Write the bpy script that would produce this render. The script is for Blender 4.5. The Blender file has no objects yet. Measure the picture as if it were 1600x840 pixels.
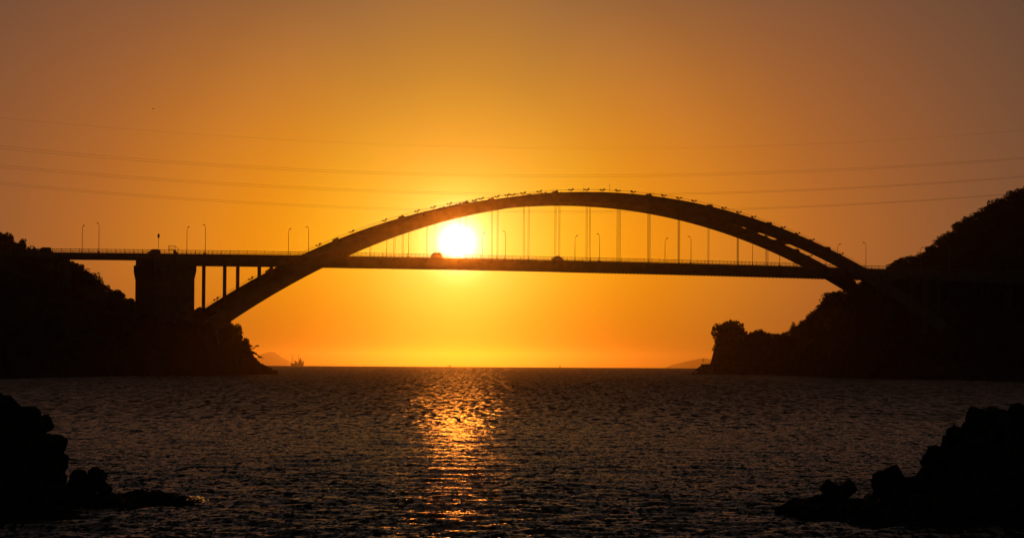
import bpy, bmesh, math, random
import numpy as np
from mathutils import Vector, Matrix
random.seed(7); rng = np.random.default_rng(7)
C = bpy.context.scene.collection
sc = bpy.context.scene

# ---------------------------------------------------------------- camera
F = 4389.3                      # focal length in photo pixels (1600 wide)
HZ, ROLL, EYE = 568.01, 0.005925, 4.3
RE = 6.371e6                    # the sea curves away
PITCH = math.atan2(HZ - 420, F)
cp, sp, cr, sr = math.cos(PITCH), math.sin(PITCH), math.cos(ROLL), math.sin(ROLL)
fwd = Vector((0, cp, sp)); up0 = Vector((0, -sp, cp)); x0 = Vector((1, 0, 0))
cright = x0*cr + up0*sr; cup = up0*cr - x0*sr
cam = bpy.data.cameras.new('camera'); co = bpy.data.objects.new('camera', cam); C.objects.link(co)
cam.sensor_width = 36; cam.lens = F*36/1600; cam.clip_start = 1; cam.clip_end = 80000
M3 = Matrix((cright, cup, -fwd)).transposed()
co.matrix_world = Matrix.Translation((0, 0, EYE)) @ M3.to_4x4()
sc.camera = co

def ray(px, py):
    """direction (Y=1) through a photo pixel"""
    a, b = px-800, py-420
    d = fwd*F + cright*a - cup*b
    return d/d.y
def at(px, py, Y):
    d = ray(px, py)*Y
    return Vector((d.x, d.y, d.z+EYE))

# ---------------------------------------------------------------- light
def lin(r, g, b):
    return tuple(((c/255+.055)/1.055)**2.4 if c > 10 else c/255/12.92 for c in (r, g, b)) + (1,)
sund = (at(715, 378, 1)-Vector((0, 0, EYE))).normalized()
SUN_E = 0.17
sl = bpy.data.lights.new('sun', 'SUN'); sl.energy = SUN_E; sl.angle = math.radians(.53); sl.color = (1, .25, .02)
so = bpy.data.objects.new('sun', sl); C.objects.link(so); so.rotation_euler = sund.to_track_quat('Z', 'Y').to_euler()

w = bpy.data.worlds.new('World'); sc.world = w; w.use_nodes = True
nt = w.node_tree; N = nt.nodes; Lk = nt.links; N.clear()
def nd(t, **k):
    n = N.new(t)
    for a, b in k.items(): setattr(n, a, b)
    return n
def mth(op, a, b=None, c=None, clamp=False):
    n = nd('ShaderNodeMath', operation=op, use_clamp=clamp)
    for i, v in enumerate((a, b, c)):
        if v is None: continue
        if isinstance(v, (int, float)): n.inputs[i].default_value = v
        else: Lk.new(v, n.inputs[i])
    return n.outputs[0]
tc = nd('ShaderNodeTexCoord')
sub = nd('ShaderNodeVectorMath', operation='SUBTRACT'); Lk.new(tc.outputs['Generated'], sub.inputs[0]); sub.inputs[1].default_value = sund
ln = nd('ShaderNodeVectorMath', operation='LENGTH'); Lk.new(sub.outputs[0], ln.inputs[0]); th = ln.outputs['Value']
sx = nd('ShaderNodeSeparateXYZ'); Lk.new(sub.outputs[0], sx.inputs[0])
side = mth('DIVIDE', sx.outputs['Z'], mth('ADD', th, .004))
side = mth('POWER', mth('MULTIPLY', side, 1.15, clamp=True), 1.5)
TH = .34
def ramp(stops):
    r = nd('ShaderNodeValToRGB'); e = r.color_ramp.elements
    while len(e) > 1: e.remove(e[0])
    for i, (px, c) in enumerate(stops):
        p = px/F/TH
        el = e[0] if i == 0 else e.new(p)
        el.position = p; el.color = lin(*c)
    Lk.new(mth('DIVIDE', th, TH), r.inputs[0]); return r.outputs[0]
low = ramp([(0,(255,250,225)),(34,(254,246,190)),(50,(248,230,125)),(75,(240,200,80)),(120,(238,188,55)),(165,(240,174,34)),(210,(240,163,25)),(260,(238,150,18)),(320,(232,139,18)),(390,(221,131,28)),
            (470,(203,119,34)),(560,(184,106,40)),(680,(161,95,46)),(800,(139,87,51)),(960,(113,77,53)),(1200,(82,66,57)),(1480,(60,54,53))])
high = ramp([(0,(255,250,225)),(34,(254,246,190)),(50,(249,230,125)),(75,(243,204,80)),(110,(240,180,60)),(150,(232,162,50)),(200,(219,150,46)),(260,(199,134,48)),(320,(182,122,52)),(390,(163,109,58)),
            (480,(132,91,58)),(600,(98,78,64)),(760,(71,64,61)),(960,(55,54,57)),(1200,(46,48,54)),(1480,(40,43,50))])
mx = nd('ShaderNodeMix', data_type='RGBA'); Lk.new(side, mx.inputs[0]); 
# toward the horizon under the sun the air dims and reddens it
dip = mth('MULTIPLY', mth('POWER', mth('DIVIDE', sx.outputs['Z'], -.045, clamp=True), 1.5), mth('SUBTRACT', 1, mth('DIVIDE', th, .2, clamp=True)))
dm_ = nd('ShaderNodeMix', data_type='RGBA', blend_type='MULTIPLY'); Lk.new(dip, dm_.inputs[0]); Lk.new(low, dm_.inputs[6]); dm_.inputs[7].default_value = (.25, .03, .0, 1); low = dm_.outputs[2]
Lk.new(low, mx.inputs[6]); Lk.new(high, mx.inputs[7])
sky = nd('ShaderNodeTexSky', sky_type='NISHITA', sun_disc=False)
el_, az = math.asin(sund.z), math.atan2(sund.x, sund.y)
sky.sun_elevation = el_; sky.sun_rotation = az; sky.dust_density = 3; sky.air_density = 1.4
skm = nd('ShaderNodeVectorMath', operation='SCALE'); Lk.new(sky.outputs[0], skm.inputs[0]); skm.inputs[3].default_value = .008
blend = nd('ShaderNodeMapRange', interpolation_type='SMOOTHSTEP'); Lk.new(th, blend.inputs[0])
blend.inputs[1].default_value = .2; blend.inputs[2].default_value = .40
mx2 = nd('ShaderNodeMix', data_type='RGBA'); Lk.new(blend.outputs[0], mx2.inputs[0]); Lk.new(mx.outputs[2], mx2.inputs[6]); Lk.new(skm.outputs[0], mx2.inputs[7])
disc = nd('ShaderNodeMapRange', interpolation_type='SMOOTHSTEP'); Lk.new(th, disc.inputs[0])      # the sun itself
disc.inputs[1].default_value = 48/F; disc.inputs[2].default_value = 8/F
glow = nd('ShaderNodeMix', data_type='RGBA', blend_type='ADD'); glow.inputs[0].default_value = 1
dcol = nd('ShaderNodeVectorMath', operation='SCALE'); dcol.inputs[0].default_value = (1, .85, .6); Lk.new(mth('MULTIPLY', mth('POWER', disc.outputs[0], 3.0), 5.0), dcol.inputs[3])
Lk.new(mx2.outputs[2], glow.inputs[6]); Lk.new(dcol.outputs[0], glow.inputs[7])
bg = nd('ShaderNodeBackground'); Lk.new(glow.outputs[2], bg.inputs[0]); bg.inputs[1].default_value = 1
wo = nd('ShaderNodeOutputWorld'); Lk.new(bg.outputs[0], wo.inputs[0])
w.cycles.sampling_method = 'MANUAL'; w.cycles.sample_map_resolution = 2048
sc.view_settings.view_transform = 'Standard'; sc.view_settings.look = 'None'; sc.view_settings.exposure = 0; sc.view_settings.gamma = 1
sc.cycles.use_denoising = True; sc.cycles.volume_bounces = 0; sc.cycles.max_bounces = 4; sc.cycles.sample_clamp_direct = 90; sc.cycles.sample_clamp_indirect = 4

# ---------------------------------------------------------------- materials
MAT = {}
def mat(name, col, rough=.6, metal=0, noise=.25, scale=1.5, bump=.0, col2=None):
    if name in MAT: return MAT[name]
    m = bpy.data.materials.new(name); m.use_nodes = True; t = m.node_tree; b = t.nodes['Principled BSDF']
    n = t.nodes.new('ShaderNodeTexNoise'); n.inputs['Scale'].default_value = scale; n.inputs['Detail'].default_value = 5
    g = t.nodes.new('ShaderNodeTexCoord'); t.links.new(g.outputs['Object'], n.inputs['Vector'])
    r = t.nodes.new('ShaderNodeValToRGB'); t.links.new(n.outputs[0], r.inputs[0])
    c2 = col2 or tuple(c*(1-noise) for c in col)
    r.color_ramp.elements[0].position = .35; r.color_ramp.elements[0].color = (*c2, 1)
    r.color_ramp.elements[1].position = .65; r.color_ramp.elements[1].color = (*col, 1)
    t.links.new(r.outputs[0], b.inputs['Base Color'])
    b.inputs['Roughness'].default_value = rough; b.inputs['Metallic'].default_value = metal
    if bump:
        u = t.nodes.new('ShaderNodeBump'); u.inputs['Strength'].default_value = bump; t.links.new(n.outputs[0], u.inputs['Height']); t.links.new(u.outputs[0], b.inputs['Normal'])
    if rough >= .78: b.inputs['Specular IOR Level'].default_value = .05
    MAT[name] = m; return m
steel = mat('painted_steel', (.22, .27, .25), .5, 0, .3, .4)
galv = mat('galvanised_steel', (.3, .3, .3), .5, .3)
concrete = mat('concrete', (.30, .29, .27), .9, 0, .35, .6, .2)
asphalt = mat('asphalt', (.05, .05, .05), .9)
foliage = mat('foliage', (.045, .06, .03), .8, 0, .5, .3)
bark = mat('bark', (.09, .06, .04), .9)
earth = mat('earth', (.05, .045, .035), .95, 0, .4, .1, .3)
rockm = mat('rock', (.045, .04, .036), .8, 0, .45, 1.2, .6)
wetrock = mat('wet_rock', (.05, .045, .04), .12, 0, .3, 6)
cable = mat('cable', (.12, .12, .12), .6)
carp = {k: mat('car_paint_'+k, c, .3, 0, .08) for k, c in (('white', (.7, .7, .68)), ('silver', (.4, .4, .42)), ('dark', (.04, .045, .06)), ('blue', (.06, .1, .2)))}
glassm = mat('car_glass', (.02, .025, .03), .08)
rubber = mat('rubber', (.02, .02, .02), .8)
hullm = mat('ship_paint', (.12, .10, .12), .6)
whitep = mat('white_paint', (.75, .74, .7), .5, 0, .1)

# ---------------------------------------------------------------- helpers
def tag(o, label=None, cat=None, group=None, kind=None):
    for k, v in (('label', label), ('category', cat), ('group', group), ('kind', kind)):
        if v: o[k] = v
    return o
def thing(name, loc, rz, label, cat, group=None):
    o = bpy.data.objects.new(name, None); C.objects.link(o); o.location = loc; o.rotation_euler = (0, 0, rz); o.empty_display_size = .1
    return tag(o, label, cat, group)
def link(name, me, m=None, parent=None):
    if m: me.materials.append(m)
    o = bpy.data.objects.new(name, me); C.objects.link(o)
    if parent: o.parent = parent
    return o
class MB:
    def __init__(s): s.v = []; s.f = []
    def add(s, vs, fs):
        n = len(s.v); s.v += [tuple(x) for x in vs]; s.f += [tuple(i+n for i in f) for f in fs]; return s
    def hexa(s, p):   # 8 corners: bottom 4 ccw, top 4 ccw
        return s.add(p, [(3,2,1,0),(4,5,6,7),(0,1,5,4),(1,2,6,5),(2,3,7,6),(3,0,4,7)])
    def box(s, a, b):
        (x,y,z),(X,Y,Z) = a, b
        return s.hexa([(x,y,z),(X,y,z),(X,Y,z),(x,Y,z),(x,y,Z),(X,y,Z),(X,Y,Z),(x,Y,Z)])
    def tube(s, pts, r, n=6):
        pts = [Vector(p) for p in pts]; rs = r if isinstance(r, (list, tuple)) else [r]*len(pts)
        vs = []
        for i, p in enumerate(pts):
            d = (pts[min(i+1, len(pts)-1)]-pts[max(i-1, 0)]).normalized()
            u = d.orthogonal().normalized() if abs(d.z) < .9 or True else 0
            ref = Vector((0,0,1)) if abs(d.z) < .9 else Vector((1,0,0))
            u = d.cross(ref).normalized(); v = d.cross(u)
            for k in range(n):
                a = 2*math.pi*k/n; vs.append(p+(u*math.cos(a)+v*math.sin(a))*rs[i])
        fs = [(i*n+k, i*n+(k+1)%n, (i+1)*n+(k+1)%n, (i+1)*n+k) for i in range(len(pts)-1) for k in range(n)]
        fs += [tuple(range(n))[::-1], tuple((len(pts)-1)*n+k for k in range(n))]
        return s.add(vs, fs)
    def mesh(s, name, smooth=False):
        me = bpy.data.meshes.new(name); me.from_pydata(s.v, [], s.f); me.update()
        if smooth: me.polygons.foreach_set('use_smooth', [True]*len(me.polygons))
        return me
    def obj(s, name, m, parent=None, smooth=False): return link(name, s.mesh(name, smooth), m, parent)

# ---------------------------------------------------------------- sea
def build_sea():
    Rs = [28.]
    while Rs[-1] < 21000:
        R = Rs[-1]; d = max(.16, R*R/(EYE*F)*.75) if R < 700 else R*.028
        d = .45 if R < 58 else d
        Rs.append(R+d)
    Rs = np.array(Rs); dR = np.gradient(Rs)
    A = np.concatenate([np.linspace(-1.25, -.215, 34)[:-1], np.linspace(-.215, .215, 800), np.linspace(.215, 1.25, 34)[1:]])
    RR, AA = np.meshgrid(Rs, A, indexing='ij'); X = RR*np.sin(AA); Y = RR*np.cos(AA)
    Z = -RR**2/(2*RE); DX = np.zeros_like(X); DY = np.zeros_like(X)
    nr = int((Rs < 1500).sum())
    n = 96
    for i in range(n):
        lam = .45*(7/.45)**((i+rng.random())/n)
        ang = rng.normal(0, .8); k = 2*math.pi/lam
        kx, ky = k*math.sin(ang), -k*math.cos(ang)
        slope = .032*(1.0 if lam < 1.1 else (1.1/lam)**1.0)
        a = slope/k*1.0; ph = rng.random()*6.283
        fade = np.clip((lam/(dR[:nr]*2.6)-1)*1.2, 0, 1)[:, None]
        phs = kx*X[:nr]+ky*Y[:nr]+ph
        s_, c_ = np.sin(phs), np.cos(phs)
        Z[:nr] += a*fade*s_
        q = .75
        DX[:nr] += q*a*fade*(kx/k)*c_; DY[:nr] += q*a*fade*(ky/k)*c_
    X = X+DX; Y = Y+DY
    nrow, ncol = X.shape
    co_ = np.stack([X, Y, Z], -1).reshape(-1, 3)
    idx = np.arange(nrow*ncol).reshape(nrow, ncol)
    q = np.stack([idx[:-1, :-1], idx[:-1, 1:], idx[1:, 1:], idx[1:, :-1]], -1).reshape(-1, 4)[:, ::-1]
    me = bpy.data.meshes.new('sea'); me.vertices.add(len(co_)); me.vertices.foreach_set('co', co_.ravel())
    me.loops.add(q.size); me.loops.foreach_set('vertex_index', q.ravel().astype(np.int32))
    me.polygons.add(len(q)); me.polygons.foreach_set('loop_start', np.arange(0, q.size, 4)); me.polygons.foreach_set('use_smooth', np.ones(len(q), bool))
    me.update(calc_edges=True)
    m = bpy.data.materials.new('sea_water'); m.use_nodes = True; t = m.node_tree; b = t.nodes['Principled BSDF']
    b.inputs['Base Color'].default_value = (.012, .018, .022, 1); b.inputs['IOR'].default_value = 1.333
    g = t.nodes.new('ShaderNodeNewGeometry'); L = t.links
    def M_(op, a, b_=None):
        n = t.nodes.new('ShaderNodeVectorMath'); n.operation = op
        L.new(a, n.inputs[0])
        if b_ is not None:
            if isinstance(b_, tuple): n.inputs[1].default_value = b_
            else: L.new(b_, n.inputs[1])
        return n
    dist = M_('LENGTH', g.outputs['Position']).outputs['Value']
    def rng_(a, b2, c, d):
        n = t.nodes.new('ShaderNodeMapRange'); n.interpolation_type = 'SMOOTHSTEP'; L.new(dist, n.inputs[0])
        for i, v in enumerate((a, b2, c, d)): n.inputs[i+1].default_value = v
        return n.outputs[0]
    # ripples and wavelets finer than the mesh; at these grazing angles only the wave faces turned to the shore show
    acc = None
    for fx, fy, amp in ((5.0, 1.7, (90, 240, .75, 0.)), (2.0, .6, (140, 420, .75, .3)), (1.1, .13, (110, 300, .0, 1.5)), (.6, .035, (200, 600, .0, 1.4)), (.35, .008, (700, 1600, .0, 1.2))):
        n = t.nodes.new('ShaderNodeTexNoise'); n.inputs['Scale'].default_value = 1; n.inputs['Detail'].default_value = 2.5; n.inputs['Roughness'].default_value = .6
        mp = t.nodes.new('ShaderNodeMapping'); mp.inputs['Scale'].default_value = (fx, fy, .5); L.new(g.outputs['Position'], mp.inputs[0]); L.new(mp.outputs[0], n.inputs['Vector'])
        s1 = M_('SUBTRACT', n.outputs['Color'], (.5, .5, .5))
        s3 = t.nodes.new('ShaderNodeVectorMath'); s3.operation = 'SCALE'; L.new(s1.outputs[0], s3.inputs[0]); L.new(rng_(*amp), s3.inputs[3])
        acc = s3.outputs[0] if acc is None else M_('ADD', acc, s3.outputs[0]).outputs[0]
    sep = t.nodes.new('ShaderNodeSeparateXYZ'); L.new(acc, sep.inputs[0])
    ab = t.nodes.new('ShaderNodeMath'); ab.operation = 'ABSOLUTE'; L.new(sep.outputs['Y'], ab.inputs[0])
    ng = t.nodes.new('ShaderNodeMath'); ng.operation = 'MULTIPLY'; L.new(ab.outputs[0], ng.inputs[0]); ng.inputs[1].default_value = -2.1
    cmb = t.nodes.new('ShaderNodeCombineXYZ'); L.new(sep.outputs['X'], cmb.inputs[0]); L.new(ng.outputs[0], cmb.inputs[1])
    vec = M_('ADD', g.outputs['Normal'], cmb.outputs[0]).outputs[0]
    nn = M_('NORMALIZE', vec); L.new(nn.outputs[0], b.inputs['Normal'])
    L.new(rng_(70, 500, .25, .33), b.inputs['Roughness'])
    tag(link('sea', me, m), kind='structure')
build_sea()

# ---------------------------------------------------------------- hillsides (columns named by the photo column they were measured in)
def terrain(name, cols, m, back=90, sea_drop=-1.5, rough=1.2, kind='structure', nprof=14, step=6):
    xs = [c[0] for c in cols]; v = []; prof = []
    X = np.arange(xs[0], xs[-1]+.1, step)
    nr = 0
    for x in X:
        g = [float(np.interp(x, xs, [c[i] for c in cols])) for i in range(1, 7)]
        Ya, Yb, yb, Yc, yc, can = g
        pa = (Ya, sea_drop); pb = (Yb, at(x, yb, Yb).z); pc = (Yc, at(x, yc, Yc).z-can)
        pm = (Yc+back*.4, pc[1]*.8); pd = (Yc+back, sea_drop-2)
        P = [(Ya-back*.06, sea_drop-3), pa, pb, pc, pm, pd]
        ys = []
        for (a, b) in zip(P[:-1], P[1:]):
            k = 1 if a is P[0] else nprof//2
            for j in range(k): ys.append(tuple(a[q]+(b[q]-a[q])*j/k for q in (0, 1)))
        ys.append(pd); nr = len(ys)
        prof.append((x, ys, pc))
        for j, (Y, z) in enumerate(ys):
            d = ray(x, 600); px = d.x*Y
            nz = math.sin(px*.31+Y*.17)*.5+math.sin(px*.11-Y*.23+2)*.7+rng.normal(0, .35)
            onr = 0.25 if abs(Y-pc[0]) < 1e-6 else 1
            v.append((px, Y, z+nz*rough*onr*(1 if z > 0 else .2)))
    f = [(i*nr+j, (i+1)*nr+j, (i+1)*nr+j+1, i*nr+j+1) for i in range(len(X)-1) for j in range(nr-1)]
    me = bpy.data.meshes.new(name); me.from_pydata(v, [], f); me.update()
    tag(link(name, me, m), kind=kind)
    return prof
left_cols = [(-1900, 380, 840, 560, 1150, 552, 4), (-1300, 400, 840, 470, 1180, 380, 4), (-800, 430, 845, 400, 1150, 270, 4), (-570, 450, 850, 372, 1110, 262, 4), (-470, 455, 855, 425, 1110, 262, 4), (-300, 500, 900, 450, 1100, 300, 4), (0, 656, 900, 455, 1040, 364, 3), (45, 695, 905, 458, 1020, 386, 3), (108, 757, 910, 468, 1000, 404, 2.2), (130, 777, 915, 474, 990, 418, 2.2),
    (165, 808, 915, 488, 985, 446, 2), (210, 852, 925, 502, 985, 471, 1.6), (260, 885, 935, 507, 980, 479, 1), (305, 918, 945, 507, 975, 483, .7), (325, 934, 950, 502, 968, 485, .5),
    (350, 950, 962, 510, 975, 494, 1.0), (362, 958, 968, 520, 979, 504, 1.0), (372, 966, 975, 535, 984, 520, 1.2), (390, 980, 986, 556, 994, 547, 1.2), (403, 990, 994, 573, 1000, 568, .4), (420, 1003, 1006, 579, 1010, 577.5, 0), (437, 1014, 1015, 584, 1016, 584.5, 0)]
right_cols = [(1085, 1340, 1341, 583.5, 1343, 582.5, 0), (1096, 1340, 1342, 579, 1350, 575, 0), (1109, 1345, 1352, 576, 1362, 569, .5), (1113, 1346, 1358, 570, 1375, 550, 1.2), (1119, 1348, 1365, 562, 1390, 532, 1.5), (1145, 1340, 1362, 560, 1400, 521, 1.5), (1165, 1325, 1350, 560, 1385, 519, 1.5), (1200, 1265, 1295, 556, 1340, 521, 1.5),
    (1215, 1235, 1265, 555, 1310, 524, 1.6), (1235, 1190, 1220, 553, 1275, 517, 1.8), (1270, 1110, 1145, 543, 1200, 488, 2), (1285, 1080, 1120, 530, 1170, 472, 2), (1300, 1050, 1095, 516, 1140, 457, 1.6), (1337, 1000, 1055, 480, 1095, 448, 1.2),
    (1350, 985, 1050, 492, 1110, 438, 1.2), (1370, 968, 1052, 500, 1140, 427, 2),
    (1400, 948, 1055, 510, 1170, 407, 2.4), (1440, 905, 1055, 530, 1190, 394, 2.6), (1500, 850, 1050, 555, 1200, 346, 3), (1560, 765, 1040, 565, 1200, 312, 3), (1600, 715, 1030, 570, 1200, 294, 3), (1700, 640, 1020, 570, 1220, 250, 4), (1880, 560, 1040, 480, 1260, 195, 4), (1960, 540, 1070, 405, 1280, 185, 4), (2150, 520, 1070, 400, 1300, 175, 4), (2700, 500, 1000, 470, 1350, 300, 4), (3400, 480, 960, 560, 1350, 552, 4)]
profL = terrain('west_hillside', left_cols, earth)
profR = terrain('east_hillside', right_cols, earth)

# ---------------------------------------------------------------- trees
def leaves(n, rx, ry, rz, size, seed, lumps=14, flat=0):
    g = np.random.default_rng(seed)
    d = g.normal(size=(lumps, 3)); d /= np.linalg.norm(d, axis=1)[:, None]
    c = d*g.uniform(.35, .78, (lumps, 1)); r = g.uniform(.26, .46, lumps)
    i = g.integers(0, lumps, n); e = g.normal(size=(n, 3)); e /= np.linalg.norm(e, axis=1)[:, None]
    p = (c[i]+e*(r[i]*g.uniform(.5, 1.0, n)**.5)[:, None])*np.array([rx, ry, rz])
    a = g.normal(size=(n, 3)); a /= np.linalg.norm(a, axis=1)[:, None]
    b = np.cross(a, g.normal(size=(n, 3))); b /= np.linalg.norm(b, axis=1)[:, None]
    s = size*g.uniform(.6, 1.3, (n, 1))
    return np.stack([p-a*s*.6, p+b*s*.5, p+a*s*.6, p-b*s*.5], 1)      # n,4,3
def quads_mesh(name, q):
    me = bpy.data.meshes.new(name); v = q.reshape(-1, 3); n = len(v)
    me.vertices.add(n); me.vertices.foreach_set('co', v.ravel())
    me.loops.add(n); me.loops.foreach_set('vertex_index', np.arange(n, dtype=np.int32))
    me.polygons.add(n//4); me.polygons.foreach_set('loop_start', np.arange(0, n, 4, dtype=np.int32)); me.update(calc_edges=True); return me
crowns = [leaves(700, 1, 1, .8, .13, 100+k) for k in range(6)]
def forest(name, prof, rule, label, n, seed, ysil):
    g = np.random.default_rng(seed); Q = []
    # the ridge line first: crowns whose tops make the skyline
    x = prof[0][0]
    xs = [p[0] for p in prof]
    x = rule[0]
    while x < rule[1]:
        i = min(range(len(xs)), key=lambda k: abs(xs[k]-x)); yc, can, Yc = ysil(x)
        if can > .45:
            r = can*g.uniform(.55, .95)+.25; Y = Yc+g.uniform(-4, 2); top = at(x, yc+g.uniform(-3.0, 2.8), Y)
            Q.append(crowns[g.integers(6)]*np.array([r*1.15, r*1.1, r*1.05])+np.array([top.x, top.y, top.z-r*.8]))
            x += r*F/Yc*g.uniform(.3, .6)
        else: x += 6
    for k in range(n):      # and the slope that faces the water
        x = g.uniform(*rule[:2]); i = min(range(len(xs)), key=lambda k: abs(xs[k]-x)); _, ys, pc = prof[i]
        j = g.integers(3, len(ys)-3); Y, z = ys[j]; yc, can, Yc = ysil(x)
        if z < 1.0 or can < .45: continue
        r = g.uniform(1.2, 2.6) if can > 1.9 else g.uniform(.6, 1.3)
        q = crowns[g.integers(6)]
        lim = at(x, yc, Y).z-r*.9 if Y >= pc[0]-8 else 1e9
        if rule[2](x, Y, z): continue
        Q.append(q[::2]*np.array([r, r, r*.95])+np.array([ray(x, 600).x*Y, Y, min(z+r*.5, lim)]))
    o = link(name, quads_mesh(name, np.concatenate(Q)), foliage); tag(o, label, 'woodland', kind='stuff')
def sil(cols):
    xs = [c[0] for c in cols]
    return lambda x: (float(np.interp(x, xs, [c[5] for c in cols])), float(np.interp(x, xs, [c[6] for c in cols])), float(np.interp(x, xs, [c[4] for c in cols])))
forest('hillside_woodland', profL, (-1700, 400, lambda x, Y, z: (905 < Y < 985 and -200 < x < 345 and z > 14)), 'dense dark woodland covering the slope left of the strait behind the tall bridge pier', 1500, 3, sil(left_cols))
forest('headland_woodland', profR, (1116, 1350, lambda x, Y, z: False), 'dark shrubby wood cloaking the low tip and lower slope of the right headland', 900, 9, sil(right_cols))
forest('hillside_woodland', profR, (1345, 3200, lambda x, Y, z: (1030 < Y < 1125 and 1345 < x < 1900 and z > 18)), 'dense dark woodland covering the tall hill at the right end of the bridge', 1500, 4, sil(right_cols))

def tree(px, py_top, py_base, Y, hw_px, label, k, name='tree', lean=0, n=1100, cat='tree'):
    top, base = at(px+lean, py_top, Y), at(px, py_base, Y)
    h = top.z-base.z; rx = hw_px*Y/F
    t = thing(name, base, 0, label, cat, None)
    ch = h*.72; cz = h-ch/2; dx = top.x-base.x
    q = leaves(n, rx*1.08, rx, ch/2*1.1, max(.4, rx*.12), 500+k, lumps=70 if hw_px > 20 else 26+k % 9)
    link('crown', quads_mesh('crown', q+np.array([dx, 0, cz])), foliage, t)
    m = MB(); m.tube([(0, 0, -1), (dx*.3, 0, h*.35), (dx*.8, 0, h*.75)], [h*.035+.08, h*.028+.05, .05])
    g = random.Random(k)
    for j in range(6):
        a = g.uniform(0, 6.28); z0 = h*g.uniform(.25, .55); m.tube([(dx*.4, 0, z0), (dx*.6+rx*.35*math.cos(a), rx*.35*math.sin(a), z0+h*.14), (dx*.8+rx*.75*math.cos(a), rx*.75*math.sin(a), z0+h*.27)], [.12, .08, .03], 5)
    m.obj('trunk', bark, t); return t
TR = [(8, 362, 392, 1010, 16, 'bushy tree at the left edge of the photo, rising above the bridge deck'),
      (35, 371, 395, 1005, 6, 'small twiggy tree beside the deck, just left of the parked-looking van'),
      (120, 409, 450, 960, 13, 'leafy tree hugging the underside of the deck at the top of the left slope'),
      (148, 424, 462, 965, 14, 'round bushy tree halfway down the left slope between deck and tall pier'),
      (183, 453, 478, 965, 9, 'low rounded tree on the left slope, second nearest the tall pier'),
      (205, 466, 482, 965, 6, 'small bush touching the left foot of the tall bridge pier'),
      (313, 480, 489, 955, 7, 'low shrub between the tall pier and the foot of the arch'),
      (372, 506, 540, 985, 8, 'ragged tree clinging to the cliff just below the left foot of the arch'),
      (384, 526, 556, 992, 8, 'ragged tree on the cliff edge above the overhanging pine branch'),
      (1140, 499, 562, 1375, 28, 'big round-crowned tree alone on the low tip of the right headland'),
      (1188, 515, 538, 1360, 16, 'low dome-shaped tree right of the big round-crowned one on the headland'),
      (1217, 520, 538, 1300, 8, 'small tree in the dip of the headland, before the slope climbs'),
      (1241, 503, 530, 1260, 8, 'feathery open tree at the foot of the climbing right slope'),
      (1296, 457, 490, 1120, 15, 'bushy tree just below the right foot of the far arch rib'),
      (1407, 403, 424, 1150, 9, 'small spiky tree beside the deck where it meets the right hill'),
      (1458, 384, 408, 1165, 10, 'bushy tree behind the rightmost street lamp on the hillside'),
      (1512, 337, 372, 1190, 13, 'rounded tree on the skyline midway up the right hill'),
      (1552, 312, 345, 1195, 13, 'tree on the right hill skyline where the lowest power line ends'),
      (1590, 292, 330, 1195, 16, 'topmost tree on the right hill at the edge of the photo')]
for k, (a, b, c, Y, hw, lab) in enumerate(TR): tree(a, b, c, Y, hw, lab, k, n=3400 if hw > 20 else 900 if hw < 9 else 1700)
# leaning pine over the water
b0 = at(383, 552, 990); t = thing('leaning_pine', b0, 0, 'pine with a bare bough reaching out over the water from the left cliff', 'pine tree')
def rel(px, py, Y=990): return at(px, py, Y)-b0
MB().tube([rel(378, 556), rel(388, 545), rel(397, 551), rel(405, 556), rel(412, 559)], [.5, .4, .3, .2, .06]).tube([rel(388, 545), rel(396, 544), rel(403, 538)], [.3, .2, .05]).tube([rel(380, 552), rel(384, 535), rel(386, 527)], [.35, .2, .05]).obj('trunk', bark, t)
Q = []
for (px, py, r, k) in ((398, 552, 1.0, 1), (407, 557.5, .8, 2), (402, 540, .5, 3), (391, 540, 1.0, 4), (386, 530, .8, 5), (378, 519, .9, 7), (383, 545, 1.6, 6)):
    p = rel(px, py); Q.append(leaves(130, r*1.3, r, r*.4, .34, k, 5)+np.array(p))
link('needles', quads_mesh('needles', np.concatenate(Q)), foliage, t)

# ---------------------------------------------------------------- the arch bridge
ALF, W, LP, S1 = .41768252, 23.357, 12.40354, 78.976
ZR, ZU, SA, ZA, C2, C4, T0, T2, CAM_, SC = 38.392, 33.718, 35.8614, 60.2105, .0021069, 4.3982e-9, 3.61977, 4.12417e-5, 3.45788e-5, 13.846
ca, sa_ = math.cos(ALF), math.sin(ALF)
def br(s, o, z): return Vector((s*ca-o*sa_, 1000+s*sa_+o*ca, z+EYE))      # s along, o metres across from the near rib, z above the eye
zrail = lambda s: ZR-CAM_*(s-SC)**2
ztop = lambda s: zrail(s)-1.1
zund = lambda s: ZU-CAM_*(s-SC)**2+(1.75 if s < -132 else 0)
zrib = lambda s: ZA-C2*(s-SA)**2-C4*(s-SA)**4
srib = lambda s: -(2*C2*(s-SA)+4*C4*(s-SA)**3)
def ribpt(s, off=0, o=0):         # off: +1 top edge, -1 bottom edge
    t = (T0+T2*(s-SA)**2)/2*off; n = math.hypot(1, srib(s)); return (s-t*srib(s)/n, o, zrib(s)+t/n)
org = br(SA, W/2, 0); org.z = 0
bridge = thing('arch_bridge', org, 0, 'long steel through-arch road bridge spanning the strait in front of the setting sun', 'bridge')
def B(s, o, z): return br(s, o, z)-org
def beam(mb, s0, s1, o0, o1, zlo, zhi, n=1):
    for i in range(n):
        a, b = s0+(s1-s0)*i/n, s0+(s1-s0)*(i+1)/n
        mb.hexa([B(a, o0, zlo(a)), B(b, o0, zlo(b)), B(b, o1, zlo(b)), B(a, o1, zlo(a)), B(a, o0, zhi(a)), B(b, o0, zhi(b)), B(b, o1, zhi(b)), B(a, o1, zhi(a))])
    return mb
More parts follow.
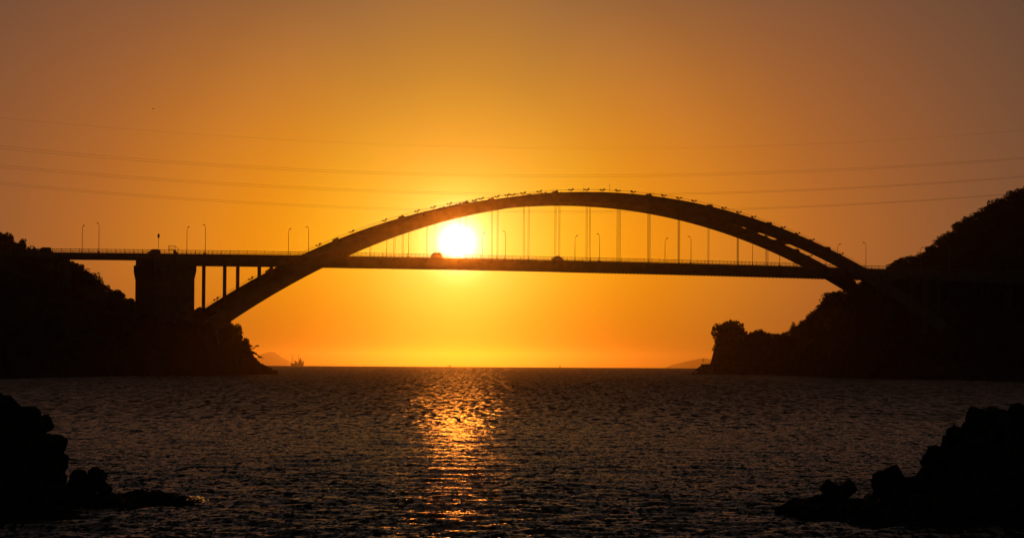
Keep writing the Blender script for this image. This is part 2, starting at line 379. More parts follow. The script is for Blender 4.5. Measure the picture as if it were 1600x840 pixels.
def strip(s_list, sect):
    """closed box swept along the bridge; sect(s) -> four (s,o,z)"""
    v = []; 
    for s in s_list: v += [B(*p) for p in sect(s)]
    f = [(i*4+k, i*4+(k+1) % 4, i*4+4+(k+1) % 4, i*4+4+k) for i in range(len(s_list)-1) for k in range(4)]
    n = len(s_list)*4-4; f += [(3, 2, 1, 0), (n, n+1, n+2, n+3)]
    return v, f
SE0, SE1 = -112.6, 184.4
ss = list(np.linspace(SE0, SE1, 97))
for o in (0, W):
    v, f = strip(ss, lambda s: (ribpt(s, -1, o-1.1), ribpt(s, -1, o+1.1), ribpt(s, 1, o+1.1), ribpt(s, 1, o-1.1)))
    MB().add(v, f).obj('arch_rib', steel, bridge)
    for e in (-1, 1):            # edge flanges a little proud of the webs
        v, f = strip(ss, lambda s: (ribpt(s, e*1.0-.05, o-1.22), ribpt(s, e*1.0-.05, o+1.22), ribpt(s, e*1.0+.05, o+1.22), ribpt(s, e*1.0+.05, o-1.22)))
        MB().add(v, f).obj('flange', steel, bridge)
    # walkway handrail on the rib
    m = MB(); hs = list(np.linspace(SE0+4, SE1-4, 90))
    for oo in (o-.9, o+.9):
        m.tube([B(ribpt(s, 1)[0], oo, ribpt(s, 1)[2]+1.0) for s in hs], .03, 4)
    for s in hs[::2]:
        p = ribpt(s, .98)
        for oo in (o-.9, o+.9): m.tube([B(p[0], oo, p[2]), B(p[0], oo, p[2]+1.05)], .03, 4)
    m.obj('rib_handrail', galv, bridge)
# lateral struts between the ribs
for i in range(-10, 4):
    s = S1+i*LP; zc = zrib(s)-.1
    m = MB(); a, b = s-.7, s+.7; zz = lambda q: zrib(q)
    m.hexa([B(a, 1.12, zz(a)-.8), B(b, 1.12, zz(b)-.8), B(b, W-1.12, zz(b)-.8), B(a, W-1.12, zz(a)-.8), B(a, 1.12, zz(a)+.8), B(b, 1.12, zz(b)+.8), B(b, W-1.12, zz(b)+.8), B(a, W-1.12, zz(a)+.8)])
    m.obj('cross_strut', steel, bridge)
    if i in (2, 3, -10, -9):      # curved knee plates where strut meets rib
        for o0, o1 in ((1.13, 3.2), (W-1.13, W-3.2)):
            MB().hexa([B(s-2.0, o0, zrib(s-2)-.5), B(s+2.0, o0, zrib(s+2)-.5), B(s+.6, o1, zrib(s+.6)-.5), B(s-.6, o1, zrib(s-.6)-.5),
                       B(s-2.0, o0, zrib(s-2)+.5), B(s+2.0, o0, zrib(s+2)+.5), B(s+.6, o1, zrib(s+.6)+.5), B(s-.6, o1, zrib(s-.6)+.5)]).obj('knee_plate', steel, bridge)
# hangers, two ropes to a panel point
for i in range(-10, 5):
    for o in (0, W):
        for d in (-.24, .24):
            s = S1+i*LP+d
            if ribpt(s, -1)[2] < ztop(s)+2: continue
            MB().tube([B(s, o, ztop(s)-1.2), B(s, o, zrib(s)-1)], .065, 5).obj('hanger', cable, bridge)
# small fittings on the back of the ribs: lump-like platforms with a mast, and floodlights
mf = MB()
mf.tube([(0, 0, 0), (0, 0, .55)], .09, 5); mf.box((-.55, -.12, .5), (.55, .12, .62)); mf.hexa([(.3, -.25, .55), (.75, -.25, .75), (.75, .25, .75), (.3, .25, .55), (.2, -.25, .9), (.65, -.25, 1.1), (.65, .25, 1.1), (.2, .25, .9)])
mf.hexa([(-.7, -.2, .55), (-.35, -.2, .55), (-.35, .2, .55), (-.7, .2, .55), (-.75, -.2, .9), (-.4, -.2, .9), (-.4, .2, .9), (-.75, .2, .9)])
floodmesh = mf.mesh('floodlight'); floodmesh.materials.append(galv)
mp_ = MB(); mp_.box((-1.1, -1.0, -.3), (1.1, 1.0, .35)); mp_.box((-1.0, -.7, .35), (.1, .7, .75)); mp_.box((.2, -.7, .35), (.9, .3, 1.0)); mp_.tube([(.4, 0, .3), (.4, 0, 1.9)], .04, 4)
platmesh = mp_.mesh('inspection_platform'); platmesh.materials.append(galv)
for o in (0, W):
    for h in range(-30, 16):
        i = h/2; s = S1+i*LP
        if not SE0+6 < s < SE1-8: continue
        p = ribpt(s, 1, o); ob = None
        if h % 2 == 0 and (int(i) in (-13, -11, -9, -7, -5, -2, 0, 2, 4, 6)): ob = link('inspection_platform', platmesh, None, bridge)
        elif h % 2 == 1 or int(i) in (-8, -6, -3, -4, 1, -1, 3): ob = link('floodlight', floodmesh, None, bridge)
        if ob: ob.location = B(*p); ob.scale = (1.35,)*3 if ob.name.startswith('flood') else (.9,)*3; ob.rotation_euler = (0, -math.atan(srib(s))*.8, ALF+(0 if s < SA else math.pi if h % 4 else 0))
for s, o, hh in ((28.0, 0, 2.0), (38.5, 0, 3.2), (22, W, 1.6), (56, 0, 1.8), (68, 0, 1.7), (80.5, 0, 1.6), (2, 0, 1.7)):
    p = ribpt(s, .98, o); MB().tube([B(*p), B(p[0], p[1], p[2]+hh)], .05, 4).obj('mast', galv, bridge)
# the deck
SD0, SD1 = -300, 330
ds = list(np.linspace(SD0, -132.05, 14)); dm = list(np.linspace(-132, SD1, 60))
beam(MB(), SD0, SD1, 1.5, W-1.5, lambda s: ztop(s)-.75, lambda s: ztop(s)-.35, 60).obj('road_slab', asphalt, bridge)
for o0, o1 in ((1.45, 2.3), (W-2.3, W-1.45)):
    beam(MB(), -132, SD1, o0, o1, zund, lambda s: ztop(s)-.76, 60).obj('girder', steel, bridge)
    beam(MB(), SD0, -132.05, o0, o1, lambda s: zund(s), lambda s: ztop(s)-.76, 16).obj('girder', steel, bridge)
for o in (7.5, 11.7, 15.9):
    beam(MB(), -132, SD1, o-.2, o+.2, lambda s: zund(s)+.5, lambda s: ztop(s)-.76, 60).obj('girder', steel, bridge)
for o0, o1 in ((1.38, 1.72), (W-1.72, W-1.38)):
    beam(MB(), SD0, SD1, o0, o1, lambda s: ztop(s)-1.0, lambda s: ztop(s), 60).obj('parapet', concrete, bridge)
beam(MB(), SD0, SD1, W/2-.3, W/2+.3, lambda s: ztop(s)-.35, lambda s: ztop(s)+.3, 60).obj('median_barrier', concrete, bridge)
for k in range(-17, 20):       # floor beams, one to each panel point, carried out to the hangers
    s = S1+k*LP
    if s < -130 or s > 300: continue
    hang = -12 <= k <= 5
    beam(MB(), s-.25, s+.25, (-.3 if hang else 2.31), (W+.3 if hang else W-2.31), lambda q: ztop(q)-1.6, lambda q: ztop(q)-1.3).obj('floor_beam', steel, bridge)
for o in (1.55, W-1.55):
    m = MB(); rs_ = list(np.linspace(SD0, SD1, 90))
    for hz_, r in ((1.1, .10), (.62, .04)): m.tube([B(s, o, ztop(s)+hz_) for s in rs_], r, 5)
    s = SD0; k = 0
    while s < SD1:
        tall = k % 2 == 0
        m.tube([B(s, o, ztop(s)-.05), B(s, o, ztop(s)+(1.32 if tall else 1.1))], .085 if tall else .05, 4); s += LP/8; k += 1
    tag(m.obj('railing', galv, bridge), kind='stuff')
# bracket teeth along the lower edge of the girders
m = MB()
for o in (1.3, W-1.3):
    for s in np.arange(30, 175, 1.55): m.hexa([B(s-.2, o-.2, zund(s)-.18), B(s+.2, o-.2, zund(s)-.18), B(s+.2, o+.2, zund(s)-.18), B(s-.2, o+.2, zund(s)-.18), B(s-.2, o-.2, zund(s)+.25), B(s+.2, o-.2, zund(s)+.25), B(s+.2, o+.2, zund(s)+.25), B(s-.2, o+.2, zund(s)+.25)])
tag(m.obj('cable_bracket', galv, bridge), kind='stuff')
# spandrel columns
def column(s, zb, wd=.5, lo=None):
    for o in (0, W):
        beam(MB(), s-wd, s+wd, o-wd, o+wd, lambda q: zb, lambda q: zund(s)+.3).obj('column', steel, bridge)
    beam(MB(), s-wd*.9, s+wd*.9, -.45, W+.45, lambda q: zund(s)+.31, lambda q: zund(s)+1.3).obj('cross_beam', steel, bridge)
for i in (-15, -14, -13): s = S1+i*LP; column(s, zrib(s)+.2)
for i in (6, 7, 8): s = S1+i*LP; column(s, zrib(s)+.2)
beam(MB(), 170.5, 172.5, -1.0, W+1.0, lambda q: 2, lambda q: zund(q)).obj('pier', concrete, bridge)
# tall concrete pier left of the arch
def zb_of(px, Y): return 0
beam(MB(), -131.7, -117.7, .2, W-.2, lambda q: -EYE-1+4, lambda q: zund(-125)-3.6-1.5).obj('pier', concrete, bridge)
MB().hexa([B(-131.7, .2, zund(-125)-5.1), B(-117.7, .2, zund(-125)-5.1), B(-117.7, W-.2, zund(-125)-5.1), B(-131.7, W-.2, zund(-125)-5.1),
           B(-132.2, -.3, zund(-125)-2.2), B(-117.2, -.3, zund(-125)-2.2), B(-117.2, W+.3, zund(-125)-2.2), B(-132.2, W+.3, zund(-125)-2.2)]).obj('pier_haunch', concrete, bridge)
beam(MB(), -132.2, -117.2, -.3, W+.3, lambda q: zund(-125)-2.19, lambda q: zund(-125)-.01).obj('pier_cap', concrete, bridge)
beam(MB(), -132.02, -117.3, 2.32, W-1.46, lambda q: zund(-125)+.01, lambda q: ztop(-125)-.78).obj('bearing_wall', concrete, bridge)
m = MB(); beam(m, -133.6, -132.62, -.9, 2, lambda q: zund(-125)-2.5, lambda q: zund(-125)-2.35); 
for o in (-.85, .5, 1.9): m.tube([B(-133.5, o, zund(-125)-2.4), B(-133.5, o, zund(-125)-1.2)], .05, 4)
m.obj('inspection_ladder', galv, bridge)
for s in (-161, -205, -245):
    for o in (4, W-4): beam(MB(), s-.8, s+.8, o-.9, o+.9, lambda q: -EYE+8, lambda q: zund(s)-.01).obj('pier', concrete, bridge)
for s in (158, 212, 240): beam(MB(), s-1.0, s+1.0, 2, 5, lambda q: 5, lambda q: zund(s)-.01).obj('pier', concrete, bridge); beam(MB(), s-1.0, s+1.0, W-5, W-2, lambda q: 5, lambda q: zund(s)-.01).obj('pier', concrete, bridge)
for s_, dz in ((SE0, 1), (SE1, 1)):
    for o in (0, W):
        z0 = zrib(s_); e = -1 if s_ < 0 else 1
        beam(MB(), s_-3.0, s_+3.0, o-2.2, o+2.2, lambda q: z0-12, lambda q: z0+1.2-e*(q-s_)*.35).obj('springing_block', concrete, bridge)

# ---------------------------------------------------------------- street lamps
def lamp_mesh(sgn):
    m = MB(); pts = [(0, 0, 0), (0, 0, 4), (0, 0, 8.6)]; rr = [.11, .09, .07]
    for a in (20, 40, 60, 78): r = 1.5; pts.append((0, sgn*(r-r*math.cos(math.radians(a))), 8.6+r*.85*math.sin(math.radians(a)))); rr.append(.06)
    m.tube(pts, rr, 6); e = pts[-1]; h = MB()
    h.hexa([(-.16, e[1]-sgn*.1, e[2]-.12), (.16, e[1]-sgn*.1, e[2]-.12), (.2, e[1]+sgn*1.0, e[2]+.02), (-.2, e[1]+sgn*1.0, e[2]+.02), (-.12, e[1]-sgn*.1, e[2]+.1), (.12, e[1]-sgn*.1, e[2]+.1), (.13, e[1]+sgn*.95, e[2]+.26), (-.13, e[1]+sgn*.95, e[2]+.26)])
    a = m.mesh('pole'); a.materials.append(galv); b = h.mesh('lamp_head'); b.materials.append(galv)
    bs = MB().box((-.25, -.25, -.02), (.25, .25, .35)).mesh('base_plate'); bs.materials.append(galv)
    return a, b, bs
near_l, far_l = lamp_mesh(1), lamp_mesh(-1)
places = {-6: 'left one of the pair nearest the photo\'s left edge|right one of the pair nearest the photo\'s left edge', -5: 'left one of the pair above the tall pier|right one of the pair above the tall pier',
    -4: 'left one of the pair above the slender columns|right one of that pair, at the arch crossing', -3: 'thin one under the rising arch, left of the sun|one half hidden by the rising arch left of the sun',
    -2: 'left one of the pair just right of the sun|right one of the pair just right of the sun', -1: 'left one of the pair right of the peaked car|right one of the pair right of the peaked car',
    0: 'left one of the pair under the falling arch|right one of the pair under the falling arch', 1: 'partly behind the lower arch rib on the right|partly behind the near rib on the right',
    2: 'left one of the pair where arch meets deck, right side|right one of the pair where arch meets deck, right side', 3: 'rightmost one, its head above the hill trees|dark one hidden against the right hillside'}
for k in range(-6, 4):
    s = 72.4+k*3*LP
    for o, ms, wch in ((W-1.2, far_l, 0), (1.2, near_l, 1)):
        lab = 'curved street lamp, '+places[k].split('|')[wch]
        t = thing('street_lamp', br(s, o, ztop(s)), ALF, lab, 'street lamp', 'curved street lamps along the bridge deck')
        t['label'] = lab
        link('pole', ms[0], None, t); link('lamp_head', ms[1], None, t); link('base_plate', ms[2], None, t)

# ---------------------------------------------------------------- signs on the deck
s = -130.2; t = thing('road_sign', br(s, 1.15, ztop(s)), ALF, 'narrow road sign on a tall thin pole on the deck above the tall pier', 'road sign')
MB().tube([(0, 0, -.3), (0, 0, 6.2)], .07).obj('pole', galv, t); MB().box((-.34, -.06, 5.2), (.34, .06, 6.55)).obj('sign_plate', whitep, t)
s = -126.4; t = thing('inspection_frame', br(s, 1.1, ztop(s)), ALF, 'small open metal frame with a sloping stair on the deck over the tall pier', 'metal frame')
m = MB()
for a, b in (((0, 0, .9), (0, 0, 2.6)), ((2.1, 0, .9), (2.1, 0, 2.6)), ((0, 0, 2.55), (2.1, 0, 2.55)), ((0, 0, 1.75), (2.1, 0, 1.75)), ((2.1, 0, 2.5), (3.6, 0, 1.1)), ((0, 1, .9), (0, 1, 2.6)), ((0, 1, 2.55), (2.1, 1, 2.55)), ((0, 0, 2.55), (0, 1, 2.55)), ((2.1, 0, 2.55), (2.1, 1, 2.55))): m.tube([a, b], .06, 4)
m.obj('frame', galv, t); MB().box((0, 0, 1.15), (2.2, 1, 1.3)).obj('platform', galv, t); MB().hexa([(1.9, 0, 0), (3.0, 0, 0), (3.0, 1, 0), (1.9, 1, 0), (1.6, 0, 1.14), (2.2, 0, 1.14), (2.2, 1, 1.14), (1.6, 1, 1.14)]).obj('stair', galv, t)

# ---------------------------------------------------------------- vehicles on the deck
def vehicle(px, o, prof, wheels, wd, paint, name, label, wins, cat):
    # find s for the photo column
    best = min(np.arange(-180, 200, .2), key=lambda s: abs(800+F*(br(s, o, 35).x/br(s, o, 35).y)+(-170)*-sr-px)) 
    zr = ztop(best)-.35
    t = thing(name, br(best, o, zr), ALF, label, cat)
    n = len(prof); m = MB(); h = wd/2
    def yy(z): return h if z < .95 else h-(z-.95)*.22
    v = [(x, -yy(z), z) for x, z in prof]+[(x, yy(z), z) for x, z in prof]
    f = [tuple(range(n)), tuple(range(2*n-1, n-1, -1))]+[((i+1) % n, i, n+i, n+(i+1) % n) for i in range(n)]
    bo = m.add(v, f).obj('body', paint, t)
    for wn in wins:
        for sgn in (-1, 1):
            vs = [(x, sgn*(yy(z)+.012), z) for x, z in wn]; vs2 = [(x, sgn*(yy(z)-.03), z) for x, z in wn]; k = len(wn)
            MB().add(vs+vs2, [tuple(range(k)), tuple(range(2*k-1, k-1, -1))]+[(i, (i+1) % k, k+(i+1) % k, k+i) for i in range(k)]).obj('window', glassm, t)
    for wx in wheels:
        for sgn in (-1, 1):
            wh = MB().tube([(wx, sgn*(h-.2), .32), (wx, sgn*(h+.02), .32)], .32, 14).obj('wheel', rubber, t)
            MB().tube([(wx, sgn*(h+.015), .32), (wx, sgn*(h+.035), .32)], .19, 10).obj('rim', galv, wh)
    t.scale = (.9, .92, .9)
    fx = min(p[0] for p in prof); 
    for sgn in (-1, 1): MB().box((fx-.02, sgn*h*.6-.15, .65), (fx+.1, sgn*h*.6+.15, .82)).obj('headlight', whitep, t)
van = [(-2.3, .35), (2.25, .35), (2.3, 1.2), (2.1, 2.25), (1.8, 2.35), (-.9, 2.35), (-1.25, 2.2), (-2.0, 1.35), (-2.35, 1.2)]
suv = [(-2.2, .35), (2.2, .35), (2.25, 1.15), (2.1, 1.85), (1.5, 2.1), (-.3, 2.12), (-.8, 2.0), (-1.5, 1.35), (-2.2, 1.15)]
peak = [(-2.3, .35), (2.3, .35), (2.35, 1.1), (1.9, 1.45), (.7, 2.2), (.1, 2.36), (-.5, 2.2), (-1.5, 1.5), (-2.3, 1.2)]
vehicle(70, 6.2, van, (-1.45, 1.45), 1.8, carp['dark'], 'van', 'dark flat-roofed van on the deck near the left edge of the photo', [[(-.9, 1.45), (.3, 1.45), (.3, 2.1), (-.8, 2.1)], [(.45, 1.45), (1.8, 1.45), (1.75, 2.1), (.45, 2.1)]], 'van')
vehicle(241, 6.2, suv, (-1.35, 1.35), 1.75, carp['blue'], 'car', 'dark rounded car on the deck over the tall pier, beside the road sign', [[(-1.0, 1.35), (.1, 1.35), (.1, 1.9), (-.6, 1.9)], [(.25, 1.35), (1.7, 1.35), (1.4, 1.9), (.25, 1.9)]], 'car')
suv2 = [(-2.1, .35), (2.1, .35), (2.15, 1.3), (1.9, 2.3), (1.2, 2.65), (-.4, 2.68), (-1.3, 2.4), (-1.9, 1.6), (-2.15, 1.3)]
vehicle(683, 6.2, suv2, (-1.3, 1.3), 1.85, carp['silver'], 'minivan', 'tall rounded vehicle on the deck half lost in the glare left of the sun', [[(-1.0, 1.6), (.1, 1.6), (.1, 2.3), (-.7, 2.3)], [(.25, 1.6), (1.6, 1.6), (1.4, 2.3), (.25, 2.3)]], 'minivan')
vehicle(872, 6.2, peak, (-1.45, 1.45), 1.75, carp['white'], 'car', 'car with a peaked roof line on the deck beneath the crown of the arch', [[(-1.0, 1.4), (0, 1.4), (0, 2.05), (-.45, 2.0)], [(.15, 1.4), (1.3, 1.4), (.75, 1.95), (.15, 2.05)]], 'car')

# ---------------------------------------------------------------- power lines behind the bridge
def wire(pts, Y0, Y1, r, label):
    # fit a sagging curve through the measured points
    P = np.array(pts, float); c = np.polyfit(P[:, 0], P[:, 1], 3 if len(pts) > 4 else 2)
    X = np.linspace(-140, 1760 if pts[-1][0] > 1590 else pts[-1][0]+12, 60)
    w3 = [at(x, float(np.polyval(c, x)), Y0+(Y1-Y0)*x/1600) for x in X]
    o = MB(); base = w3[0]; o.tube([p-base for p in w3], r, 4)
    ob = o.obj('power_line', cable); ob.location = base; tag(ob, label, 'power line', 'power lines strung across the strait')
wires = [([(0, 185), (150, 197), (400, 214), (600, 226), (800, 232), (1000, 232), (1200, 227), (1400, 217), (1600, 204)], .034, 'thin single power line, highest of all the lines in the sky'),
    ([(0, 228), (220, 248), (400, 260), (600, 269), (830, 273), (1000, 273), (1200, 268), (1400, 259), (1600, 246)], .06, 'upper wire of the highest double power line, passing over the arch crown'),
    ([(0, 232), (220, 252), (400, 263), (600, 272), (830, 276), (1000, 276), (1200, 271), (1400, 262), (1600, 248)], .06, 'lower wire of the highest double power line, passing over the arch crown'),
    ([(0, 257.5), (200, 275.5), (400, 288), (600, 297), (850, 303), (1140, 300), (1200, 298), (1400, 289), (1600, 275)], .06, 'upper wire of the middle double power line, crossing just behind the arch crown'),
    ([(0, 261), (200, 279), (400, 291), (600, 300), (850, 305), (1140, 302.5), (1200, 300), (1400, 290.5), (1600, 276.5)], .06, 'lower wire of the middle double power line, crossing just behind the arch crown'),
    ([(0, 285.5), (200, 301.5), (400, 315.5), (600, 325), (850, 331), (1180, 324), (1400, 314), (1575, 303.5)], .06, 'upper wire of the lowest double power line, ending in the right hill trees'),
    ([(0, 288.5), (200, 304.5), (400, 318), (600, 327.5), (850, 333), (1180, 326), (1400, 315.5), (1575, 304.5)], .06, 'lower wire of the lowest double power line, ending in the right hill trees')]
for k, (p, r, lab) in enumerate(wires): wire(p, 1130, 1140, r*.5, lab)

# ---------------------------------------------------------------- boats, bird, platform
def seaz(Y): return -Y*Y/(2*RE)
Y = 6800; p = at(464.5, 570, Y); t = thing('work_ship', (p.x, Y, seaz(Y)), 0, 'hazy work ship with two tall masts on the horizon beside the left cliff', 'ship')
def shipb(name, boxes, m_): 
    m = MB()
    for a, b in boxes: m.box(a, b)
    return m.obj(name, m_, t)
MB().hexa([(-14, -4, -1), (13, -4, -1), (13, 4, -1), (-14, 4, -1), (-16, -4.5, 6.2), (17, -4.5, 5.2), (17, 4.5, 5.2), (-16, 4.5, 6.2)]).obj('hull', hullm, t)
shipb('wheelhouse', [((2, -3, 5.5), (12, 3, 10)), ((5, -2.5, 10), (10, 2.5, 15.5)), ((6.5, -1.5, 15.5), (8.5, 1.5, 19))], hullm)
shipb('deck_house', [((-6, -3, 5.5), (0, 3, 10)), ((13, -2, 5), (15.5, 2, 12))], hullm)
MB().tube([(-12.5, 0, 5), (-12.5, 0, 29)], [.8, .45], 6).obj('mast', hullm, t); MB().tube([(3.5, 0, 9), (3.5, 0, 29)], [.8, .4], 6).obj('mast', hullm, t)
MB().tube([(-8, 0, 13), (-2, 0, 9.5)], .6, 5).tube([(-9, 0, 11), (-3, 0, 12.5)], .5, 5).obj('derrick', hullm, t)
for px, ln_, hgt, lab in ((703, 5, 4.6, 'tiny distant boat on the horizon straight below the sun'), (875, 4.5, 5, 'tiny distant boat on the horizon right of the sun glitter')):
    Y = 7000; p = at(px, 571, Y); t = thing('distant_boat', (p.x, Y, seaz(Y)), 0, lab, 'boat')
    MB().hexa([(-ln_*.4, -2, -.5), (ln_*.4, -2, -.5), (ln_*.4, 2, -.5), (-ln_*.4, 2, -.5), (-ln_/2, -2, 2.2), (ln_/2, -2, 2.6), (ln_/2, 2, 2.6), (-ln_/2, 2, 2.2)]).obj('hull', hullm, t)
    MB().box((-1., -1., 2.2), (1., 1., hgt)).obj('cabin', hullm, t)
Y = 1290; p = at(1090, 582, Y); t = thing('motorboat', (p.x, Y, seaz(Y)), 0, 'small dark motorboat with a pale cabin beside the rocks of the right headland', 'motorboat')
MB().hexa([(-2.4, -.8, -.2), (2.0, -.8, -.2), (2.0, .8, -.2), (-2.4, .8, -.2), (-2.6, -1.05, .8), (3.2, -.3, 1.0), (3.2, .3, 1.0), (-2.6, 1.05, .8)]).obj('hull', hullm, t)
MB().hexa([(-1.2, -.7, .8), (.9, -.7, .8), (.9, .7, .8), (-1.2, .7, .8), (-1.1, -.6, 1.9), (.4, -.6, 1.9), (.4, .6, 1.9), (-1.1, .6, 1.9)]).obj('cabin', whitep, t)
MB().tube([(-1, 0, 1.9), (-1, 0, 2.7)], .04, 4).obj('mast', hullm, t)
p = at(1103, 576, 1346); t = thing('concrete_landing', (p.x, p.y, 0), 0, 'small flat concrete landing at the very tip of the right headland', 'landing')
q = at(1103, 568.6, 1346).z; MB().box((-2.2, -2, -1), (3.6, 4, q)).obj('slab', concrete, t)
p2 = at(1098.6, 568.6, 1347); t2 = thing('beacon_post', (p2.x, p2.y, q), 0, 'thin navigation post with a round top on the concrete landing', 'beacon')
MB().tube([(0, 0, 0), (0, 0, 1.9)], .08).obj('post', galv, t2); MB().tube([(0, 0, 1.75), (0, 0, 2.4)], .3, 8).obj('lantern', galv, t2)
p = at(239.5, 170.5, 620); t = thing('bird', p, .5, 'tiny lone bird gliding high in the sky on the left', 'bird')
t.scale = (.7,)*3; MB().tube([(-.35, 0, 0), (-.1, 0, .02), (.2, 0, .04), (.4, 0, .02)], [.02, .09, .09, .02], 6).obj('body', cable, t)
for sgn in (-1, 1): MB().hexa([(-.12, sgn*.05, .02), (.15, sgn*.05, .02), (.0, sgn*.75, .18), (-.12, sgn*.75, .18), (-.12, sgn*.05, .05), (.15, sgn*.05, .05), (.0, sgn*.75, .2), (-.12, sgn*.75, .2)]).obj('wing', cable, t)

# far islands
def island(pts, Y, name):
    xs = np.arange(pts[0][0], pts[-1][0]+.1, 1.5); v = []; dep = [(0, 0), (.25, .7), (.5, 1), (.75, .7), (1, 0)]
    for x in xs:
        y = float(np.interp(x, [a for a, b in pts], [b for a, b in pts])); h = at(x, y, Y).z; b = -Y*Y/(2*RE)-6
        for d, k in dep: v.append((ray(x, 500).x*Y, Y-400+d*900, b+(h-b+rng.normal(0, 1.5))*k))
    n = len(dep); f = [(i*n+j, (i+1)*n+j, (i+1)*n+j+1, i*n+j+1) for i in range(len(xs)-1) for j in range(n-1)]
    me = bpy.data.meshes.new(name); me.from_pydata(v, [], f); me.update(); tag(link(name, me, earth), kind='structure')
island([(380, 571), (396, 562), (410, 552), (424, 549), (430, 550), (440, 558), (452, 564), (462, 571)], 29500, 'distant_island')
island([(1040, 574.5), (1050, 570), (1062, 567), (1075, 563.5), (1085, 562), (1094, 560), (1102, 559), (1120, 563), (1150, 574)], 28500, 'distant_islet')

# ---------------------------------------------------------------- foreground rocks and tetrapods
lrock = [(-330, 60, 70, 760, 84, 700, 0), (-60, 67, 74, 800, 85, 720, 0), (0, 70, 75, 806, 85.5, 730, 0), (60, 74, 78, 800, 86, 755, 0), (110, 77, 80, 800, 86, 768, 0), (140, 79, 82, 790, 86.5, 775, 0), (170, 80.5, 83, 785, 86.5, 770, 0), (215, 82, 84, 783, 87, 771, 0), (260, 83.3, 85, 783, 87, 772, 0), (288, 84.3, 85.5, 783, 87, 777, 0), (306, 85.6, 86, 788, 86.5, 788, 0)]
rrock = [(1212, 81.5, 82, 799, 83, 797, 0), (1228, 80.5, 82, 794, 84, 786, 0), (1245, 79.5, 81, 792, 84, 780, 0), (1290, 77, 80, 795, 84, 779, 0), (1345, 74.5, 78, 795, 84, 781, 0), (1375, 73, 78, 803, 85, 762, 0), (1440, 70.5, 77, 812, 86, 742, 0), (1500, 68, 76, 820, 87, 705, 0), (1560, 66, 75, 826, 88, 672, 0), (1640, 62, 72, 830, 89, 664, 0), (1950, 54, 64, 840, 90, 650, 0)]
def rocks(name, cols, seed):
    global rng
    xs = [c[0] for c in cols]; X = np.arange(xs[0], xs[-1], 5.); v = []; prof = []
    for x in X:
        Ya, Yb, yb, Yc, yc, _ = [float(np.interp(x, xs, [c[i] for c in cols])) for i in range(1, 7)]
        P = [(Ya-1.2, -.7), (Ya, -.08), (Yb, at(x, yb, Yb).z), (Yc, at(x, yc, Yc).z), (Yc+1.5, at(x, yc, Yc).z*.6), (Yc+5, -.8)]
        ys = []
        for a, b in zip(P[:-1], P[1:]):
            for j in range(6): ys.append((a[0]+(b[0]-a[0])*j/6, a[1]+(b[1]-a[1])*j/6))
        ys.append(P[-1])
        for Y, z in ys:
            wx = ray(x, 600).x*Y
            nz = .07*math.sin(wx*2.3+Y*1.1)+.05*math.sin(wx*5.1-Y*3.3)+.04*math.sin(wx*9-Y*5)+rng.normal(0, .035)
            v.append((wx+rng.normal(0, .03), Y+rng.normal(0, .05), z+nz))
    n = len(ys); f = [(i*n+j, (i+1)*n+j, (i+1)*n+j+1, i*n+j+1) for i in range(len(X)-1) for j in range(n-1)]
    me = bpy.data.meshes.new(name); me.from_pydata(v, [], f); me.update(); tag(link(name, me, rockm), kind='structure')
rocks('west_rock_shelf', lrock, 1); rocks('east_rock_shelf', rrock, 2)
rng = np.random.default_rng(21)
def tetra_mesh():
    m = MB(); D = [Vector((0, 0, 1))]+[Vector((math.cos(a)*.943, math.sin(a)*.943, -.333)) for a in (0, 2.0944, 4.18879)]
    for i, d in enumerate(D): m.tube([d*.02*i, d*.98, d*1.1], [.52, .47, .40], 6)
    return m.mesh('tetrapod')
tet = tetra_mesh(); tet.materials.append(mat('weathered_concrete', (.12, .115, .105), .85, 0, .45, 2.0, .4))
def inside(p, poly):
    x, y = p; c = False
    for (x1, y1), (x2, y2) in zip(poly, poly[1:]+poly[:1]):
        if (y1 > y) != (y2 > y) and x < (x2-x1)*(y-y1)/(y2-y1)+x1: c = not c
    return c
def put_tet(px, py, Y, r_px, label, group, rot=None):
    o = bpy.data.objects.new('tetrapod', tet); C.objects.link(o); o.location = at(px, py, Y); s = r_px*Y/F; o.scale = (s, s, s)
    o.rotation_euler = rot or (rng.uniform(0, 6.28), rng.uniform(0, 6.28), rng.uniform(0, 6.28))
    tag(o, label, 'tetrapod', group)
GL, GR = 'tetrapods piled at the lower left', 'tetrapods piled at the lower right'
RT = [(1310, 773, 84, 27, 'lone X-shaped tetrapod standing apart on the low rocks left of the right pile', (0, math.radians(-54.7), 0)),
      (1381, 764, 83, 29, 'squarish tetrapod at the left foot of the right pile, beside the gap'), (1404, 760, 83.5, 30, 'broad tetrapod just right of the squarish one at the foot of the right pile'),
      (1460, 729, 84, 31, 'tetrapod jutting left on the lowest step of the right pile'), (1496, 698, 85, 32, 'tetrapod jutting left on the middle step of the right pile'),
      (1545, 659, 86, 32, 'tetrapod jutting left on the top step of the right pile'), (1584, 660, 86, 32, 'tetrapod on the flat top of the right pile near the photo edge')]
LT = [(151, 753, 85, 24, 'tilted tetrapod with a pointed top at the right end of the left pile'), (122, 757, 85, 26, 'tetrapod left of the pointed end one, its back flat'), (82, 714, 85.5, 32, 'tetrapod forming the lower step of the left pile'),
      (48, 672, 86, 32, 'tetrapod forming the middle step of the left pile'), (26, 652, 86, 34, 'pointed tetrapod at the peak of the left pile'), (-4, 652, 86, 34, 'topmost tetrapod cut by the left edge of the photo')]
for r in RT: put_tet(*r[:5], GR, r[5] if len(r) > 5 else None)
for r in LT: put_tet(*r[:5], GL)
polyL = [(-60, 650), (5, 655), (45, 672), (62, 690), (80, 715), (95, 735), (110, 762), (110, 790), (-60, 820)]
polyR = [(1700, 665), (1560, 672), (1535, 684), (1502, 712), (1478, 743), (1440, 762), (1400, 775), (1400, 800), (1460, 830), (1700, 850)]
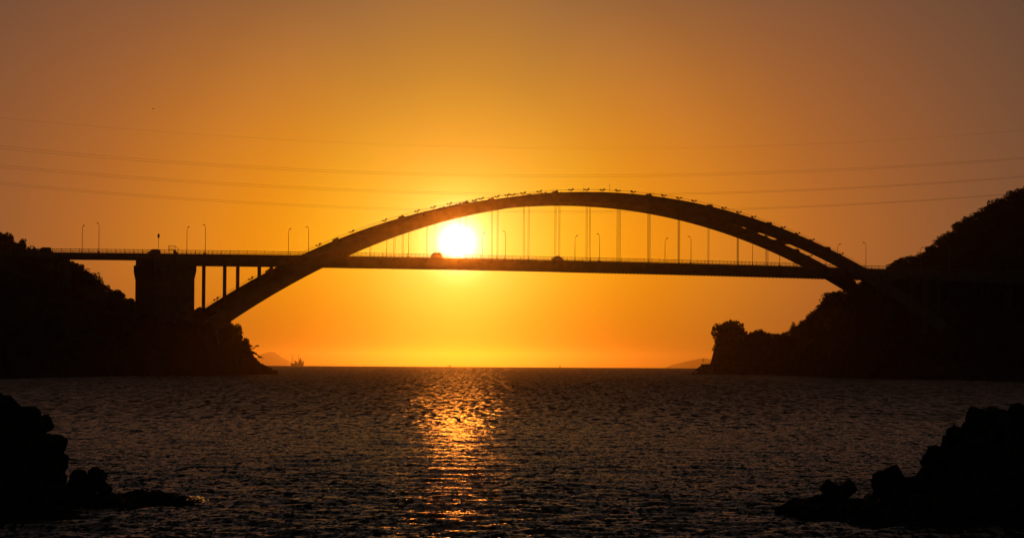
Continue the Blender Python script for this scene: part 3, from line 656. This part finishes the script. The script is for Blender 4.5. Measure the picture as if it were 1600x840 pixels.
for poly, grp, lab in ((polyL, GL, 'black concrete tetrapod inside the heap at the lower left, none of its outline free'), (polyR, GR, 'black concrete tetrapod inside the heap at the lower right, none of its outline free')):
    x0_, x1_ = min(p[0] for p in poly), max(p[0] for p in poly)
    for i in range(int((x1_-x0_)/34)):
        for j in range(7):
            p = (x0_+i*34+rng.uniform(-6, 6), 655+j*30+rng.uniform(-5, 5))
            if inside(p, poly): put_tet(p[0], p[1], 84.5-(p[1]-650)*.05, 33, lab, grp)
# a wavelet slopping off the end of the left reef, its tilted faces catch the sun
m = MB()
for k in range(95):
    p = at(302+rng.normal(0, 7), 781+rng.normal(0, 2.4), 85.5+rng.uniform(-.5, .5)); wd, ln_, tl = rng.uniform(.03, .07), rng.uniform(.1, .35), math.tan(math.radians(27+rng.normal(0, 3)))
    z = max(p.z, .05); h = wd*tl
    m.add([(p.x-wd, p.y-ln_, z), (p.x-wd, p.y+ln_, z), (p.x, p.y-ln_*.6, z+h), (p.x, p.y+ln_*.6, z+h), (p.x+wd, p.y-ln_, z), (p.x+wd, p.y+ln_, z)], [(0, 2, 3, 1), (2, 4, 5, 3), (0, 4, 2), (1, 3, 5), (0, 1, 5, 4)])
splash = mat('splash_water', (.02, .025, .03), .15, 0, .1); splash.node_tree.nodes['Principled BSDF'].inputs['IOR'].default_value = 1.333
tag(m.obj('breaking_wavelet', splash), 'small wavelet glinting orange at the tip of the left reef', 'wavelet', kind='stuff')

# ---------------------------------------------------------------- haze
me = MB().box((-32000, -300, -85), (32000, 31500, 116)).mesh('haze'); hz = link('haze', me); tag(hz, 'thin sea haze', 'haze', kind='stuff')
m = bpy.data.materials.new('haze_air'); m.use_nodes = True; t = m.node_tree; t.nodes.remove(t.nodes['Principled BSDF'])
v = t.nodes.new('ShaderNodeVolumePrincipled'); v.inputs['Color'].default_value = (.97, .80, .52, 1); v.inputs['Density'].default_value = 2.0e-5; v.inputs['Anisotropy'].default_value = .97
v2 = t.nodes.new('ShaderNodeVolumePrincipled'); v2.inputs['Color'].default_value = (.97, .85, .6, 1); v2.inputs['Density'].default_value = 4e-6; v2.inputs['Anisotropy'].default_value = .995   # narrow lobe added to imitate lens bloom spilling over the deck near the sun
ad = t.nodes.new('ShaderNodeAddShader'); t.links.new(v.outputs[0], ad.inputs[0]); t.links.new(v2.outputs[0], ad.inputs[1])
t.links.new(ad.outputs[0], t.nodes['Material Output'].inputs['Volume']); me.materials.append(m)
